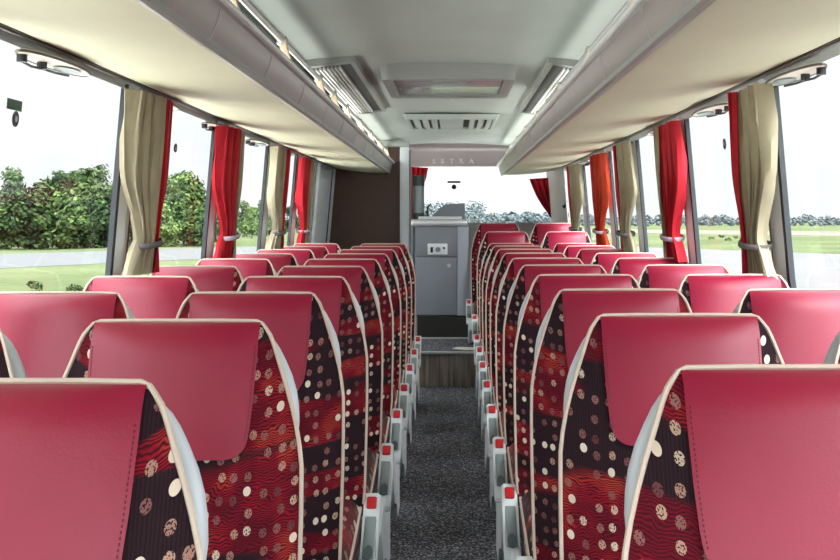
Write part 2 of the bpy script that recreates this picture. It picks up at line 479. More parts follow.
# ------------------------------------------------------------------ shell of the coach
Y0, Y1 = -1.7, 12.35
XL = [(.0, -1.235), (.8, -1.235), (1.1, -1.19), (1.85, -1.125)]
XR = [(.0, 1.165), (.8, 1.165), (1.1, 1.12), (1.85, 1.055)]
def wx(side, z): return interp(XL if side < 0 else XR, z)
o = struct('floor', B(-1.24, 1.17, Y0, Y1, -.06, 0), 'carpet', smooth=False)
def wallstrip(side, z0, z1, ya, yb_, t=.05):
    bm = bmesh.new()
    zs = [z0]+[z for z in (.8, 1.1) if z0 < z < z1]+[z1]
    inner = [(wx(side, z), z) for z in zs]
    poly = inner+[(x+side*t, z) for x, z in inner[::-1]]
    return prism(bm, poly, 'y', ya, yb_)
ZSILL = .84
struct('wall_left', wallstrip(-1, 0, ZSILL, Y0, Y1), 'wallgrey')
struct('wall_right', wallstrip(1, 0, ZSILL, Y0, Y1), 'wallgrey')
def topwall(side):
    bm = bmesh.new(); x = wx(side, 1.8)
    return prism(bm, [(x, 1.775), (x+side*.05, 1.775), (x-side*.02, 2.08), (x-side*.06, 2.08)], 'y', Y0, Y1)
struct('trim_1', topwall(-1), 'wallgrey'); struct('trim_2', topwall(1), 'wallgrey')
# ceiling: shallow vault
bm = bmesh.new(); XCEN = -.045; rows = []
sec = [(XCEN+1.13*t, 2.062-.10*abs(t)**2.2-(.06*max(0, abs(t)-.55)/.45)) for t in [i/14-1 for i in range(29)]]
for y in (Y0, 2.6, 2.64, 6, 11.8): rows.append([(x, y, z) for x, z in sec])
grid(bm, rows)
sh = solid(bm, -.04)
struct('ceiling', sh, 'ceil')
# faint transverse joints of the ceiling lining
# front: windscreen behind the viewer, with header and dash
struct('wall_front', B(-1.24, 1.17, Y0-.05, Y0, 0, .72), 'wallgrey', smooth=False)
w = struct('window_1', B(-1.17, 1.1, Y0-.03, Y0-.02, .72, 2.0), 'glass', smooth=False)

left_p = [-.2, 2.45, 3.98, 5.49, 7.06, 8.35, 9.6, 10.86]
right_p = [-.2, 2.35, 3.79, 5.21, 6.60, 7.74, 9.30, 11.0]
win_n, trim_n = 2, 3
for side, ps in ((-1, left_p), (1, right_p)):
    edges = [Y0]+ps+[Y1]
    for i, p in enumerate(ps):
        pw = .17
        bm = bmesh.new()
        zs = [ZSILL, 1.1, 1.80]
        prof = [(p+.016, .0), (p+.02, .010), (p+.06, .030), (p+.085, .034), (p+.11, .030), (p+pw-.022, .010), (p+pw-.018, .0)]
        grid(bm, [[(wx(side, z)-side*d+side*.002, yy, z) for yy, d in prof] for z in zs])
        t = struct(f'trim_{trim_n}', bm, 'white'); trim_n += 1
        for yy in (p-.012, p+pw-.018):
            bm = bmesh.new()
            poly = [(wx(side, z)-side*.014, z) for z in zs]+[(wx(side, z)+side*.004, z) for z in zs[::-1]]
            prism(bm, poly, 'y', yy, yy+.03)
            link('seal', bm, 'seal', t)
    for a, b in zip(edges, edges[1:]):
        ya = a+(.17 if a != Y0 else 0)
        bm = bmesh.new(); zs = [ZSILL, 1.1, 1.78]
        poly = [(wx(side, z)+side*.001, z) for z in zs]+[(wx(side, z)+side*.005, z) for z in zs[::-1]]
        prism(bm, poly, 'y', ya, b)
        struct(f'window_{win_n}', bm, 'glass', smooth=False); win_n += 1

bm = bmesh.new()
grid(bm, [[(wx(-1, z)+.006, yy, z) for yy in (9.74, 9.78, 10.3, 10.93)] for z in (ZSILL, 1.1, 1.80)])
struct(f'trim_{trim_n}', solid(bm, .004), 'white'); trim_n += 1
# rear wall, rear window, header
zb, zt = 1.25, 1.845
struct('wall_back', B(-1.24, 1.17, Y1, Y1+.05, 0, zb), 'wallgrey', smooth=False)
struct(f'window_{win_n}', B(-1.1, 1.03, Y1+.01, Y1+.016, zb, zt), 'glass', smooth=False); win_n += 1
bm = bmesh.new()
hp = [(11.78, 2.035), (11.80, 2.015), (11.9, 2.005), (12.0, 1.985), (12.14, 1.842), (12.33, 1.838), (12.4, 1.84), (12.4, 2.06), (11.78, 2.06)]
prism(bm, hp, 'x', -1.17, 1.1)
hd = struct(f'trim_{trim_n}', bm, 'header'); trim_n += 1
bm = bmesh.new()
grid(bm, [[(wx(1, z)-.05, yy, z) for yy in (10.45, 10.5, 11.4, 12.33)] for z in (.3, 1.1, 1.80)])
rp = struct(f'trim_{trim_n}', solid(bm, .006), 'header'); trim_n += 1
hk = tag(link('coat_hook', tube(bmesh.new(), [P(565.5, 199, 10.6), P(566, 202, 10.56), P(565.5, 206, 10.55), P(564, 207.5, 10.55), P(563, 205.5, 10.56)], .011, 8), 'black'), 'small black coat hook on the mauve panel in the rear corner', 'hook')
# chrome letters on the header
cu = bpy.data.curves.new('letters', 'FONT'); cu.body = 'SETRA'; cu.size = .082; cu.extrude = .006; cu.space_character = 2.25; cu.align_x = 'CENTER'
to = bpy.data.objects.new('letters_tmp', cu); C.objects.link(to)
bpy.context.view_layer.update()
me = bpy.data.meshes.new_from_object(to.evaluated_get(bpy.context.evaluated_depsgraph_get()))
bpy.data.objects.remove(to)
ang = math.atan2(.12, .22)
cx = P(453, 0, 12.05)[0]
lo = bpy.data.objects.new('chrome_lettering', me); C.objects.link(lo); me.materials.append(M['chrome'])
lo.matrix_world = Matrix.Translation((cx, 12.084, 1.874)) @ Matrix.Rotation(math.radians(134), 4, 'X')
tag(lo, 'chrome capital letters spaced along the header above the rear window', 'lettering')

# ------------------------------------------------------------------ steps and rear platform
lx0, lx1 = -.30, .185
struct('floor_landing', B(lx0, lx1, 8.93, Y1, 0, .255), 'carpet', smooth=False)
struct('floor_platform', B(lx0, lx1, 9.97, Y1, .255, .45), 'carpet', smooth=False)
struct('floor_riser', B(lx0, lx1, 8.90, 8.93, 0, .250), 'wood', smooth=False)
struct('trim_%d' % trim_n, B(lx0, lx1, 8.885, 8.94, .250, .268, bev=.004), 'alu'); trim_n += 1
struct('trim_%d' % trim_n, B(lx0, lx1, 9.945, 9.97, .2555, .272, bev=.003), 'alu'); trim_n += 1
struct('trim_%d' % trim_n, B(lx0, lx1, 9.95, 9.97, .272, .45), 'groove', smooth=False); trim_n += 1
struct('floor_podium', B(.19, 1.16, 8.5, Y1, 0, .075), 'carpet', smooth=False)
struct('floor_podium', B(.19, 1.16, 9.36, Y1, .075, .14), 'carpet', smooth=False)
bm = bmesh.new()
a = [P(452, 349, 9.2), P(458, 346, 9.3), P(476, 346.5, 9.25), P(479, 349.5, 9.1), P(466, 350, 9.1)]
prism(bm, [(p[0], p[1]) for p in a], 'z', .257, .262)
tag(link('leaflet', bm, 'paper', smooth=False), 'white folded leaflet lying on the carpeted step landing', 'leaflet')

# galley cabinet
gy = 9.98
X = lambda px: P(px, 0, gy)[0]
Z = lambda py: P(0, py, gy)[2]
g = thing('galley_cabinet', 'grey galley cabinet with silver worktop at the end of the aisle', 'cabinet', (X(440), gy, .45))
def gl(name, bm, mat, par=None, **k):
    o = link(name, bm, mat, par or g, **k); o.matrix_parent_inverse = Matrix.Identity(4)
    if par is None: o.location = -Vector(g.location)
    return o
gl('body', B(X(415), X(468.5), gy+.01, gy+.55, .455, Z(226), bev=.006), 'galley')
gl('side_pilaster', B(X(457.5), X(468.5), gy-.008, gy+.02, .455, Z(226.5), bev=.004), 'galleylight')
dr = gl('cabinet_door', B(X(415.5), X(457), gy-.008, gy+.012, Z(315), Z(257.5), bev=.004), 'galley')
kb = link('knob', tube(bmesh.new(), [(X(449), gy-.008, Z(265.5)), (X(449), gy-.03, Z(265.5))], .017, 14), 'alu', dr)
fp = gl('fascia', B(X(415.5), X(457), gy-.008, gy+.012, Z(256.5), Z(227), bev=.004), 'galley')
ctl = gl('control_plate', B(X(427.5), X(447.5), gy-.016, gy-.006, Z(254.5), Z(243.5), bev=.004), 'white')
link('dial', tube(bmesh.new(), [(X(438), gy-.014, Z(249.5)), (X(438), gy-.03, Z(249.5))], .022, 18), 'inset', ctl)
link('rocker_switch', B(X(430.5), X(433), gy-.022, gy-.014, Z(252.5), Z(247), bev=.002), 'black', ctl)
link('indicator_lamp', B(X(443), X(445), gy-.02, gy-.014, Z(249), Z(247), bev=.002), 'black', ctl)
gl('worktop', B(X(411), X(467.5), gy-.03, gy+.56, Z(226), Z(219.5), bev=.012), 'worktop')
bm = bmesh.new()
pts = [P(430, 218.5, 10.5), P(440, 208, 10.5), P(446, 204.5, 10.5), P(464.5, 203, 10.5), P(465, 219, 10.5)]
prism(bm, [(p[0], p[2]) for p in pts], 'y', 10.44, 10.5)
gl('back_panel', bm, 'galley')
tr_ = tag(link('serving_tray', B(X(418), X(462), gy+.06, gy+.3, Z(219.4), Z(216.5), bev=.008), 'white'), 'flat white serving tray on the galley worktop', 'tray')
# glossy column
cyY = 10.7
c0 = P(412.5, 0, cyY)[0]; c1 = P(424.5, 0, cyY)[0]; cc = (c0+c1)/2; cr = (c1-c0)/2
col = thing('dispenser_column', 'tall glossy grey column with dark caps beside the white divider post', 'dispenser', (cc, cyY, .45))
def cyl(z0, z1, r, prof=None):
    return tube(bmesh.new(), [(0, 0, z0-.45), (0, 0, z0-.447), (0, 0, z1-.453), (0, 0, z1-.45)], r, 24)
link('tube_body', cyl(.451, P(0, 186, cyY)[2], cr*.97), 'column', col)
link('top_cap', cyl(P(0, 186, cyY)[2], P(0, 175.5, cyY)[2], cr*1.02), 'columndark', col)
link('lower_band', cyl(P(0, 224, cyY)[2], P(0, 213, cyY)[2], cr*1.03), 'columndark', col)
tap = thing('drinks_tap', 'small black hooked tap rising above the galley before the rear window', 'tap', P(427.5, 216, 10.3))
bx, _, bz = P(427.5, 216, 10.3)
link('spout', tube(bmesh.new(), [(0, 0, -.02), (0, 0, .05), (.003, 0, .08), (.018, 0, .095), (.03, -.02, .10)], .009, 8), 'black', tap)
link('valve', B(-.018, .012, -.02, .02, .02, .045, bev=.005), 'black', tap)

# divider wall of the cabin at the tree side
DY = 10.95
dv = thing('partition_cabin', 'brown divider panel framed by a white post behind the tree-side seats', 'partition', (P(363, 0, DY)[0], DY, 0))
def dl(n, bm, m):
    o = link(n, bm, m, dv); o.location = -Vector(dv.location); return o
dl('panel', B(-1.175, P(400.5, 0, DY)[0], DY, DY+.05, 0.002, 1.97), 'brown')
dl('post', B(P(400, 0, DY)[0], P(409, 0, DY)[0], DY-.04, DY+.06, .002, P(0, 147, DY)[2], bev=.012), 'white')
dl('post_edge', B(P(409.3, 0, DY)[0], P(411.2, 0, DY)[0], DY-.02, DY+.05, .002, P(0, 150, DY)[2]), 'galley')
dl('header_beam', B(P(372, 0, DY)[0], P(409, 0, DY)[0], DY-.06, DY+.06, P(0, 147, DY)[2], P(0, 140.5, DY)[2], bev=.012), 'ceil')

# ------------------------------------------------------------------ luggage racks
def rack(side):
    s = side
    nm = 'tree' if s < 0 else 'airfield'
    if s < 0: xi, xv, xt, xo, ye = -.592, -.560, -.625, -1.085, 11.72
    else:     xi, xv, xt, xo, ye = .488, .460, .540, 1.005, 11.45
    zi, zv, ztp, zo = HC+.4265, HC+.52, HC+.652, HC+.468
    r = thing('luggage_rack', f'long cream overhead luggage rack with taupe edge above the {nm}-side windows', 'rack', (xi, 5, zi))
    off = -Vector(r.location)
    def L(n, bm, m, par=None, smooth=True):
        o = link(n, bm, m, par or r, smooth=smooth)
        if par is None: o.location = off
        return o
    # underside: slightly bowed panel
    n = 10; low = []; 
    for i in range(n+1):
        t = i/n; low.append((xi+(xo-xi)*t, zi+(zo-zi)*t-.012*math.sin(math.pi*t)))
    poly = low+[(xo, zo+.03), (xi, zi+.03)]
    L('underside_panel', prism(bmesh.new(), poly, 'y', Y0+.05, ye), 'cream')
    # taupe valance: leaning, slightly convex
    v = []
    for i in range(9):
        t = i/8; v.append((xi+(xv-xi)*t-s*.004*math.sin(math.pi*t), zi+(zv-zi)*t))
    v = [(xi+s*.008, zi-.008)]+v
    poly = v+[(xv+s*.03, zv), (xi+s*.03, zi)]
    va = L('valance', prism(bmesh.new(), poly, 'y', Y0+.05, ye+.02), 'valance')
    L('lower_strip', prism(bmesh.new(), [(xi+s*.006, zi-.010), (xi-s*.006, zi-.006), (xi-s*.004, zi+.020), (xi+s*.006, zi+.020)], 'y', Y0+.05, ye+.021), 'hatch')
    y = 1.2
    while y < ye:
        bm = bmesh.new(); q = [(a-s*.0015, b) for a, b in v]
        prism(bm, q+[(a+s*.004, b) for a, b in v[::-1]], 'y', y, y+.006)
        link('seam', bm, 'header', va); y += .8
    L('lip_rail', prism(bmesh.new(), [(xv-s*.012, zv-.006), (xv-s*.006, zv+.014), (xv+s*.02, zv+.018), (xv+s*.035, zv), (xv+s*.02, zv-.01)], 'y', Y0+.05, ye+.02), 'lip')
    L('lip_edge', tube(bmesh.new(), [(xv-s*.008, Y0+.05, zv+.006), (xv-s*.008, ye+.02, zv+.006)], .011, 10), 'lip')
    # inside of the rack
    L('back_panel', prism(bmesh.new(), [(xv+s*.02, zv-.02), (xt+s*.10, zv+.0), (xo-s*.02, zv+.02), (xo-s*.02, zv+.03), (xt+s*.1, zv+.02), (xv+s*.03, zv-.01)], 'y', Y0+.05, ye), 'rackdark')
    L('inner_wall', prism(bmesh.new(), [(xt+s*.14, zv), (xt+s*.16, zv), (xt+s*.08, ztp+.03), (xt+s*.06, ztp+.03)], 'y', Y0+.05, ye), 'rackdark')
    L('top_rail', tube(bmesh.new(), [(xt, Y0+.05, ztp), (xt, ye, ztp)], .011, 10), 'alu')
    ys = (1.3, 2.2, 3.22, 4.25, 5.4, 6.07, 6.79, 7.78, 8.8, 9.9, 10.9) if s < 0 else (1.4, 2.4, 3.4, 4.5, 5.68, 6.46, 7.2, 8.4, 9.4, 10.4)
    for y in ys:
        bm = bmesh.new()
        pts = [(xv+s*.015, y, zv+.006), (xv+s*.035, y-.01, zv+.03), (xt-s*.015, y-.01, zv+.075), (xt-s*.004, y, ztp-.02), (xt, y, ztp+.006)]
        tube(bm, pts, .02, 10, flat=(.034, .011))
        b = L('bracket', bm, 'bracket')
        link('rail_clip', B(xt-.018, xt+.018, y-.03, y+.03, ztp-.016, ztp+.016, bev=.006), 'alu', b)
    # end cap
    L('end_cap', prism(bmesh.new(), low+[(xo, zv), (xv, zv)]+v[::-1][:-1], 'y', ye, ye+.03), 'alu')
    # outer groove strip and service panel
    L('groove_strip', prism(bmesh.new(), [(xo-s*.004, zo-.004), (xo+s*.026, zo+.004), (xo+s*.026, zo+.03), (xo-s*.004, zo+.03)], 'y', Y0+.05, ye), 'groove')
    L('groove_highlight', tube(bmesh.new(), [(xo+s*.011, Y0+.05, zo-.004), (xo+s*.011, ye, zo-.004)], .0055, 8), 'groovehi')
    xw = wx(s, 1.77)
    L('service_channel', prism(bmesh.new(), [(xo+s*.024, zo+.002), (xo+s*.04, zo-.012), (xw-s*.012, zo-.026), (xw-s*.004, zo-.02), (xw-s*.004, zo+.03), (xo+s*.024, zo+.03)], 'y', Y0+.05, ye), 'service')
    return xo, zo, xw
for s in (-1, 1):
    xo, zo, xw = rack(s)
    nm = 'tree' if s < 0 else 'airfield'
    y = 3.26 if s < 0 else 3.53; i = 0
    while y < 10.5:
        i += 1
        u = thing('service_unit', f'oval reading-light and air-nozzle unit over the {nm}-side windows, {ORD[i-1]} ahead', 'reading light', ((xo+xw)/2+s*.012, y, zo-.0275), 'service units under the racks')
        def ell(a, b, z0, z1, n=28): return prism(bmesh.new(), [(a*math.cos(2*math.pi*q/n), b*math.sin(2*math.pi*q/n)) for q in range(n)], 'z', z0, z1)
        link('oval_panel', ell(.046, .27, -.007, .0), 'servcream', u)
        link('oval_rim', tube(bmesh.new(), [(.048*math.cos(2*math.pi*q/28), .27*math.sin(2*math.pi*q/28), -.006) for q in range(28)], .004, 6, closed=True), 'groovehi', u)
        link('light_lens', prism(bmesh.new(), [(.03*math.cos(2*math.pi*q/20), .1+.08*math.sin(2*math.pi*q/20)) for q in range(20)], 'z', -.012, -.006), 'inset', u)
        for yy in (-.05, -.2):
            link('air_nozzle', tube(bmesh.new(), [(s*.02, yy, -.006), (s*.02, yy, -.018), (s*.02, yy, -.027)], .014, 12), 'black', u)
        link('cord', tube(bmesh.new(), [(s*.02, -.2, -.025), (s*.025, -.12, -.028), (s*.02, -.05, -.025), (s*.03, .08, -.02), (s*.03, .2, -.014)], .004, 6), 'black', u)
        y += 1.13

# ------------------------------------------------------------------ ceiling fittings
def ceil_z(x): 
    return interp([(a, b) for a, b in sec], x)
for s in (-1, 1):
    xi = -.463 if s < 0 else .462
    ya, yb2 = 5.38, 7.85
    w_ = .29
    a0 = ceil_z(xi)-.012; a1 = ceil_z(xi+s*w_)-.012
    nm = 'tree' if s < 0 else 'airfield'
    t = thing('return_air_grille', f'slatted air grille in the ceiling along the {nm}-side luggage rack', 'air grille', (xi, ya, a0))
    off = -Vector(t.location)
    def GL(n, bm, m):
        o = link(n, bm, m, t); o.location = off; return o
    zz = lambda x: a0+(a1-a0)*(x-xi)/(s*w_)
    def slab(xa, xb, y0, y1, dz0, dz1):
        bm = bmesh.new(); return prism(bm, [(xa, zz(xa)+dz0), (xb, zz(xb)+dz0), (xb, zz(xb)+dz1), (xa, zz(xa)+dz1)], 'y', y0, y1)
    GL('backing', slab(xi, xi+s*w_, ya, yb2, 0, .03), 'grilledark')
    fr = slab(xi-s*.012, xi+s*.012, ya-.02, yb2+.02, -.014, .02); GL('frame_edge', fr, 'grillframe')
    GL('frame_edge', slab(xi, xi+s*w_, ya-.03, ya+.03, -.014, .02), 'grillframe')
    GL('frame_edge', slab(xi, xi+s*w_, yb2-.03, yb2+.03, -.014, .02), 'grillframe')
    for k in range(7):
        xa = xi+s*(.072+k*.0185)
        GL('slat', slab(xa, xa+s*.0085, ya+.14, yb2-.05, -.012, .002), 'grilleslat')
# roof hatch housing
HY0, HY1 = 5.7, 6.62
t = thing('roof_hatch', 'grey framed roof hatch with a glossy panel in the ceiling centre', 'hatch', (-.02, 6.3, 2.03))
def ring_frame(x0, x1, y0, y1, w, z0, z1, r=.06):
    bm = bmesh.new()
    def rr(x0, x1, y0, y1, r):
        pts = []
        for cx_, cy_, a0 in ((x1-r, y1-r, 0), (x0+r, y1-r, 90), (x0+r, y0+r, 180), (x1-r, y0+r, 270)):
            for k in range(6):
                a = math.radians(a0+k*18); pts.append((cx_+r*math.cos(a), cy_+r*math.sin(a)))
        return pts
    A = rr(x0, x1, y0, y1, r); Bq = rr(x0+w, x1-w, y0+w, y1-w, r*.6); D = rr(x0-.02, x1+.02, y0-.02, y1+.02, r)
    va = [bm.verts.new((*p, z0)) for p in A]; vb = [bm.verts.new((*p, z0)) for p in Bq]; vc = [bm.verts.new((*p, z1)) for p in D]; vd = [bm.verts.new((*p, z1)) for p in Bq]
    n = len(A)
    for i in range(n):
        j = (i+1) % n
        bm.faces.new((va[i], va[j], vb[j], vb[i])); bm.faces.new((va[i], va[j], vc[j], vc[i])); bm.faces.new((vb[i], vb[j], vd[j], vd[i])); bm.faces.new((vc[i], vc[j], vd[j], vd[i]))
    return bm
o = link('frame', ring_frame(-.347, .314, HY0, HY1, .05, 1.985, 2.07), 'hatch', t); o.location = -Vector(t.location)
o = link('inner_panel', B(-.292, .259, HY0+.055, HY1-.055, 1.997, 2.03, bev=.006), 'hatchglass', t); o.location = -Vector(t.location)
o = link('handle_bar', B(-.10, .07, HY0+.10, HY0+.16, 1.985, 2.0, bev=.005), 'grillframe', t); o.location = -Vector(t.location)
# finned vent
VY0, VY1 = 8.35, 9.25
x0, x1 = P(409, 0, 8.6)[0], P(494, 0, 8.6)[0]
t = thing('ceiling_vent', 'dark slotted ceiling vent with a plain middle plate behind the hatch', 'vent', ((x0+x1)/2, 9, 2.04))
off = -Vector(t.location)
def VL(n, bm, m, smooth=True):
    o = link(n, bm, m, t, smooth); o.location = off; return o
VL('backing', B(x0, x1, VY0, VY1, 2.03, 2.045), 'grilledark', False)
VL('frame', ring_frame(x0-.012, x1+.012, VY0-.015, VY1+.015, .02, 2.012, 2.05, .015), 'ceil')
cw = (x1-x0)
VL('middle_plate', B(x0+cw*.36, x1-cw*.36, VY0+.03, VY1-.03, 2.012, 2.03, bev=.006), 'ceil')
for k in (.09, .19, .29, .71, .81, .91):
    xx = x0+cw*k; d = -.035 if k < .5 else .035
    bm = bmesh.new(); prism(bm, [(xx, 2.012), (xx+d, 2.03), (xx+d+.02, 2.03), (xx+.028, 2.012)], 'y', VY0+.02, VY1-.02)
    VL('fin', bm, 'ceil')

# ------------------------------------------------------------------ curtains
def curtain_panel(y0t, y1t, x_c, ztop, zbot, side, seed, tie_z, tuck, amp=.036, span=(0, 1), tie_w=.36, tilt=0.0, nz=26, folds=5.5, push=0.0):
    rnd = random.Random(seed); ph = rnd.random()*6
    nu = max(10, int(44*(span[1]-span[0]))); rows = []
    wid = y1t-y0t
    for i in range(nz+1):
        z = ztop+(zbot-ztop)*i/nz
        if z >= tie_z:
            t = (ztop-z)/(ztop-tie_z); k = 1.0+.06*math.sin(math.pi*min(1, t*1.3)) - (1-tie_w)*SM(max(0, (t-.5)/.5))
        else:
            t = (tie_z-z)/(tie_z-zbot); k = tie_w+(.85-tie_w)*(t**.7)*.8
        cy = y0t+wid*(.5+tuck*0+tilt*min(1, (ztop-z)/(ztop-tie_z)))
        row = []
        for j in range(nu+1):
            u = span[0]+(span[1]-span[0])*j/nu
            a = amp*(.7+.3*math.sin(u*9+ph))*(.45+.5*k)
            fold = 2*abs(math.sin(u*folds*math.pi+ph+.3*math.sin(z*6+ph)+.5*math.sin(u*4+ph)))-1.1
            xx = x_c-side*(push+ a*fold+.012*math.sin(math.pi*u)+.03*(1-k))
            row.append((xx, cy+wid*(u-.5)*k+.008*math.cos(u*folds*4*math.pi+z*5), z))
        rows.append(row)
    bm = bmesh.new(); grid(bm, rows); return solid(bm, .004)
def curtain(side, p, main, second, label, seed, w=.50, y_shift=-.08, second_far=True, tie='tie', cut=.74, ztie=1.21):
    ztop = 1.736; zbot = 1.10
    xc = wx(side, 1.45)-side*.06
    y0 = p+y_shift; y1 = y0+w
    r = thing('curtain', label, 'curtain', (xc, (y0+y1)/2, zbot), 'tied window curtains')
    off = -Vector(r.location)
    # the wall leans: shear the cloth with it
    def lean(bm):
        for v in bm.verts: v.co.x += (wx(side, max(1.1, v.co.z))-wx(side, 1.45))*.9
        return bm
    a = link('main_panel', lean(curtain_panel(y0, y1, xc, ztop, zbot, side, seed, ztie, 0, span=(0, cut))), main, r); a.location = off
    b = link('lining_panel', lean(curtain_panel(y0, y1, xc, ztop, zbot, side, seed, ztie, 0, span=(cut-.03, 1), push=.016)), second, r); b.location = off
    b['label'] = 'strip of the other colour along the edge'
    yc = (y0+y1)/2; hw_ = w*.36*.5+.006; pts = []
    for q in range(24):
        an = 2*math.pi*q/24; pts.append((xc-side*.026+.052*math.cos(an)+(wx(side, ztie)-wx(side, 1.45))*.9, yc+hw_*math.sin(an), ztie+.01*math.sin(an)))
    tb = link('tieback', tube(bmesh.new(), pts, .01, 8, closed=True, flat=(.004, .011)), tie, r); tb.location = off
    return r
cl = [('beige', 'red', 'beige curtain with a red edge on the tree side, first and largest'),
      ('red', 'beige', 'red curtain with a beige edge on the tree side, second ahead'),
      ('beige', 'red', 'slim beige curtain with a red edge on the tree side, third ahead'),
      ('red', 'beige', 'slim red curtain nearest the brown divider on the tree side')]
for i, (a, b, l) in enumerate(cl):
    curtain(-1, left_p[2+i], a, b, l, 11+i, w=(.44, .44, .46, .46)[i], tie='tie' if i in (0, 2) else 'tielight')
cr = [('beige', 'red', 'beige curtain with a red edge on the airfield side, first and largest'),
      ('red', 'beige', 'red curtain with a beige edge on the airfield side, second ahead'),
      ('beige', 'red', 'slim beige curtain with a red edge on the airfield side, third ahead'),
      ('orange', 'red', 'slim orange-red curtain on the airfield side, fourth ahead'),
      ('beige', 'red', 'small beige curtain beside the mauve rear corner pillar')]
for i, (a, b, l) in enumerate(cr):
    curtain(1, right_p[2+i], a, b, l, 31+i, w=(.36, .42, .46, .5, .6)[i], y_shift=(-.08, -.06, -.04, -.04, -.04)[i], cut=.8, tie='tie' if i in (0, 2, 4) else 'tielight')
# rear window curtains
def rear_curtain(pts_l, pts_r, label, seed):
    """loft of cloth between two edge polylines given as pixels at depth"""
    Yc = 12.2; rows = []
    rnd = random.Random(seed); ph = rnd.random()*6
    for (l, r_) in zip(pts_l, pts_r):
        a = Vector(P(*l, Yc)); b = Vector(P(*r_, Yc)); row = []
        for j in range(25):
            u = j/24; p = a.lerp(b, u); p.y += -.02-.022*math.sin(u*5*2*math.pi+ph); row.append(p)
        rows.append(row)
    bm = bmesh.new(); grid(bm, rows); solid(bm, .004)
    return tag(link('curtain', bm, 'red'), label, 'curtain', 'rear window curtains')
rear_curtain([(529, 179), (532, 187), (536, 196), (542, 206), (548, 214), (551, 219), (552, 232)], [(558, 177), (558.5, 187), (559, 196), (559.5, 206), (559, 214), (558, 219), (560, 232)], 'red curtain drawn aside across the rear window above the last seats', 3)
rear_curtain([(404, 166.5), (405, 172), (406, 178), (408, 186), (409, 200), (410, 215), (410, 224)], [(428, 168), (427, 172), (426, 178), (423, 186), (421, 200), (421, 215), (424, 224)], 'short red curtain bunched behind the glossy grey column', 5)

# ------------------------------------------------------------------ stickers on the panes
def pane_sticker(side, px, py, wpx, hpx, mat, name, label, oval=True, grp=None):
    zz = HC; Yq = 3
    for _ in range(4):
        x = wx(side, zz)-side*.004; Yq = PX(px, x); zz = P(px, py, Yq)[2]
    sy = wpx*Yq*Yq/(F*abs(x)); sz = hpx*Yq/F
    bm = bmesh.new()
    lean = (wx(side, zz+.1)-wx(side, zz-.1))/.2
    if oval: pl = [(sy/2*math.cos(2*math.pi*q/24), sz/2*math.sin(2*math.pi*q/24)) for q in range(24)]
    else: pl = [(-sy/2, -sz/2), (sy/2, -sz/2), (sy/2, sz/2), (-sy/2, sz/2)]
    prism(bm, pl, 'x', -.001, .001)
    for v in bm.verts: v.co.x += v.co.z*lean
    o = link(name, bm, mat, smooth=False, loc=(x, Yq, zz)); tag(o, label, 'sticker', grp)
    if oval:
        bm = bmesh.new(); prism(bm, [(sy*.16*math.cos(2*math.pi*q/16), sz*.2*math.sin(2*math.pi*q/16)) for q in range(16)], 'x', -side*.003, -side*.001)
        for v in bm.verts: v.co.x += v.co.z*lean
        link('centre_mark', bm, 'service', o, smooth=False)
    return o
pane_sticker(-1, 14.5, 105, 14.5, 10.5, 'green', 'exit_sticker', 'dark green rectangular sticker on the first tree-side window pane', False)
pane_sticker(-1, 15.5, 119, 6.5, 16, 'ovals', 'oval_sticker', 'dark oval sticker under the green one on the first tree-side pane')
pane_sticker(-1, 175.5, 148, 3.2, 9, 'ovals', 'oval_sticker', 'dark oval sticker on the pane between the first two tree-side curtains')
pane_sticker(-1, 241.5, 168, 2.6, 11, 'ovals', 'oval_sticker', 'dark oval sticker on the pane before the slim beige tree-side curtain')
pane_sticker(1, 724.5, 144, 3, 11, 'ovals', 'oval_sticker', 'dark oval sticker on the airfield-side pane between red and beige curtains')
st = thing('rear_window_sign', 'small dark bar and round mark stuck on the rear window', 'sticker', P(454, 185, Y1+.004))
def rs(n, bm, m):
    o = link(n, bm, m, st, smooth=False); o.location = -Vector(st.location)
a = P(447.5, 183, Y1); b = P(460.5, 181, Y1); rs('bar', B(a[0], b[0], Y1+.0, Y1+.008, a[2], b[2]), 'ovals')
a = P(454, 187, Y1); rs('disc', tube(bmesh.new(), [(a[0], Y1, a[2]), (a[0], Y1+.008, a[2])], .026, 18), 'ovals')

# ------------------------------------------------------------------ outside
GZ = -1.2
def quadplane(pts, z, sub=1):
    bm = bmesh.new(); bm.faces.new([bm.verts.new((x, y, z)) for x, y in pts]); return bm
def slabplane(pts, z, t=.02):
    return prism(bmesh.new(), pts, 'z', z-t, z)
struct('ground', slabplane([(-700, -300), (900, -300), (900, 1200), (-700, 1200)], GZ, .5), 'grass', smooth=False)
def gp(px, py):  # ground point seen at pixel
    Yg = (HC-GZ)*F/(py-VY); return ((px-VX)*Yg/F, Yg)
a, b, c, d = gp(0, 254.2), gp(178, 249.2), gp(0, 268.6), gp(178, 260.2)
def ext(p, q, t): return (p[0]+(q[0]-p[0])*t, p[1]+(q[1]-p[1])*t)
struct('road', slabplane([ext(c, d, -3), ext(c, d, 6), ext(a, b, 6), ext(a, b, -3)], GZ+.02), 'asphalt', smooth=False)
struct('bounce_apron', slabplane([(-16, -40), (3.2, -40), (3.2, 24), (-9, 24), (-14, 12)], GZ+.025), plain('bounce_pale', (206, 204, 198), .9, var=.05, scale=.5), smooth=False)  # unseen pale slab, added to bounce daylight up through the windows
a, b = gp(815, 253.5), gp(715, 250.0)
struct('pavement', slabplane([(3.2, -60), (90, -60), ext(a, b, -4), a, b, ext(a, b, 3.2), (3.2, 118)], GZ+.02), 'concrete', smooth=False)
struct('field', slabplane([gp(480, 231.0), gp(980, 238.5), gp(980, 233.0), gp(480, 228.0)], GZ+.03), 'field', smooth=False)

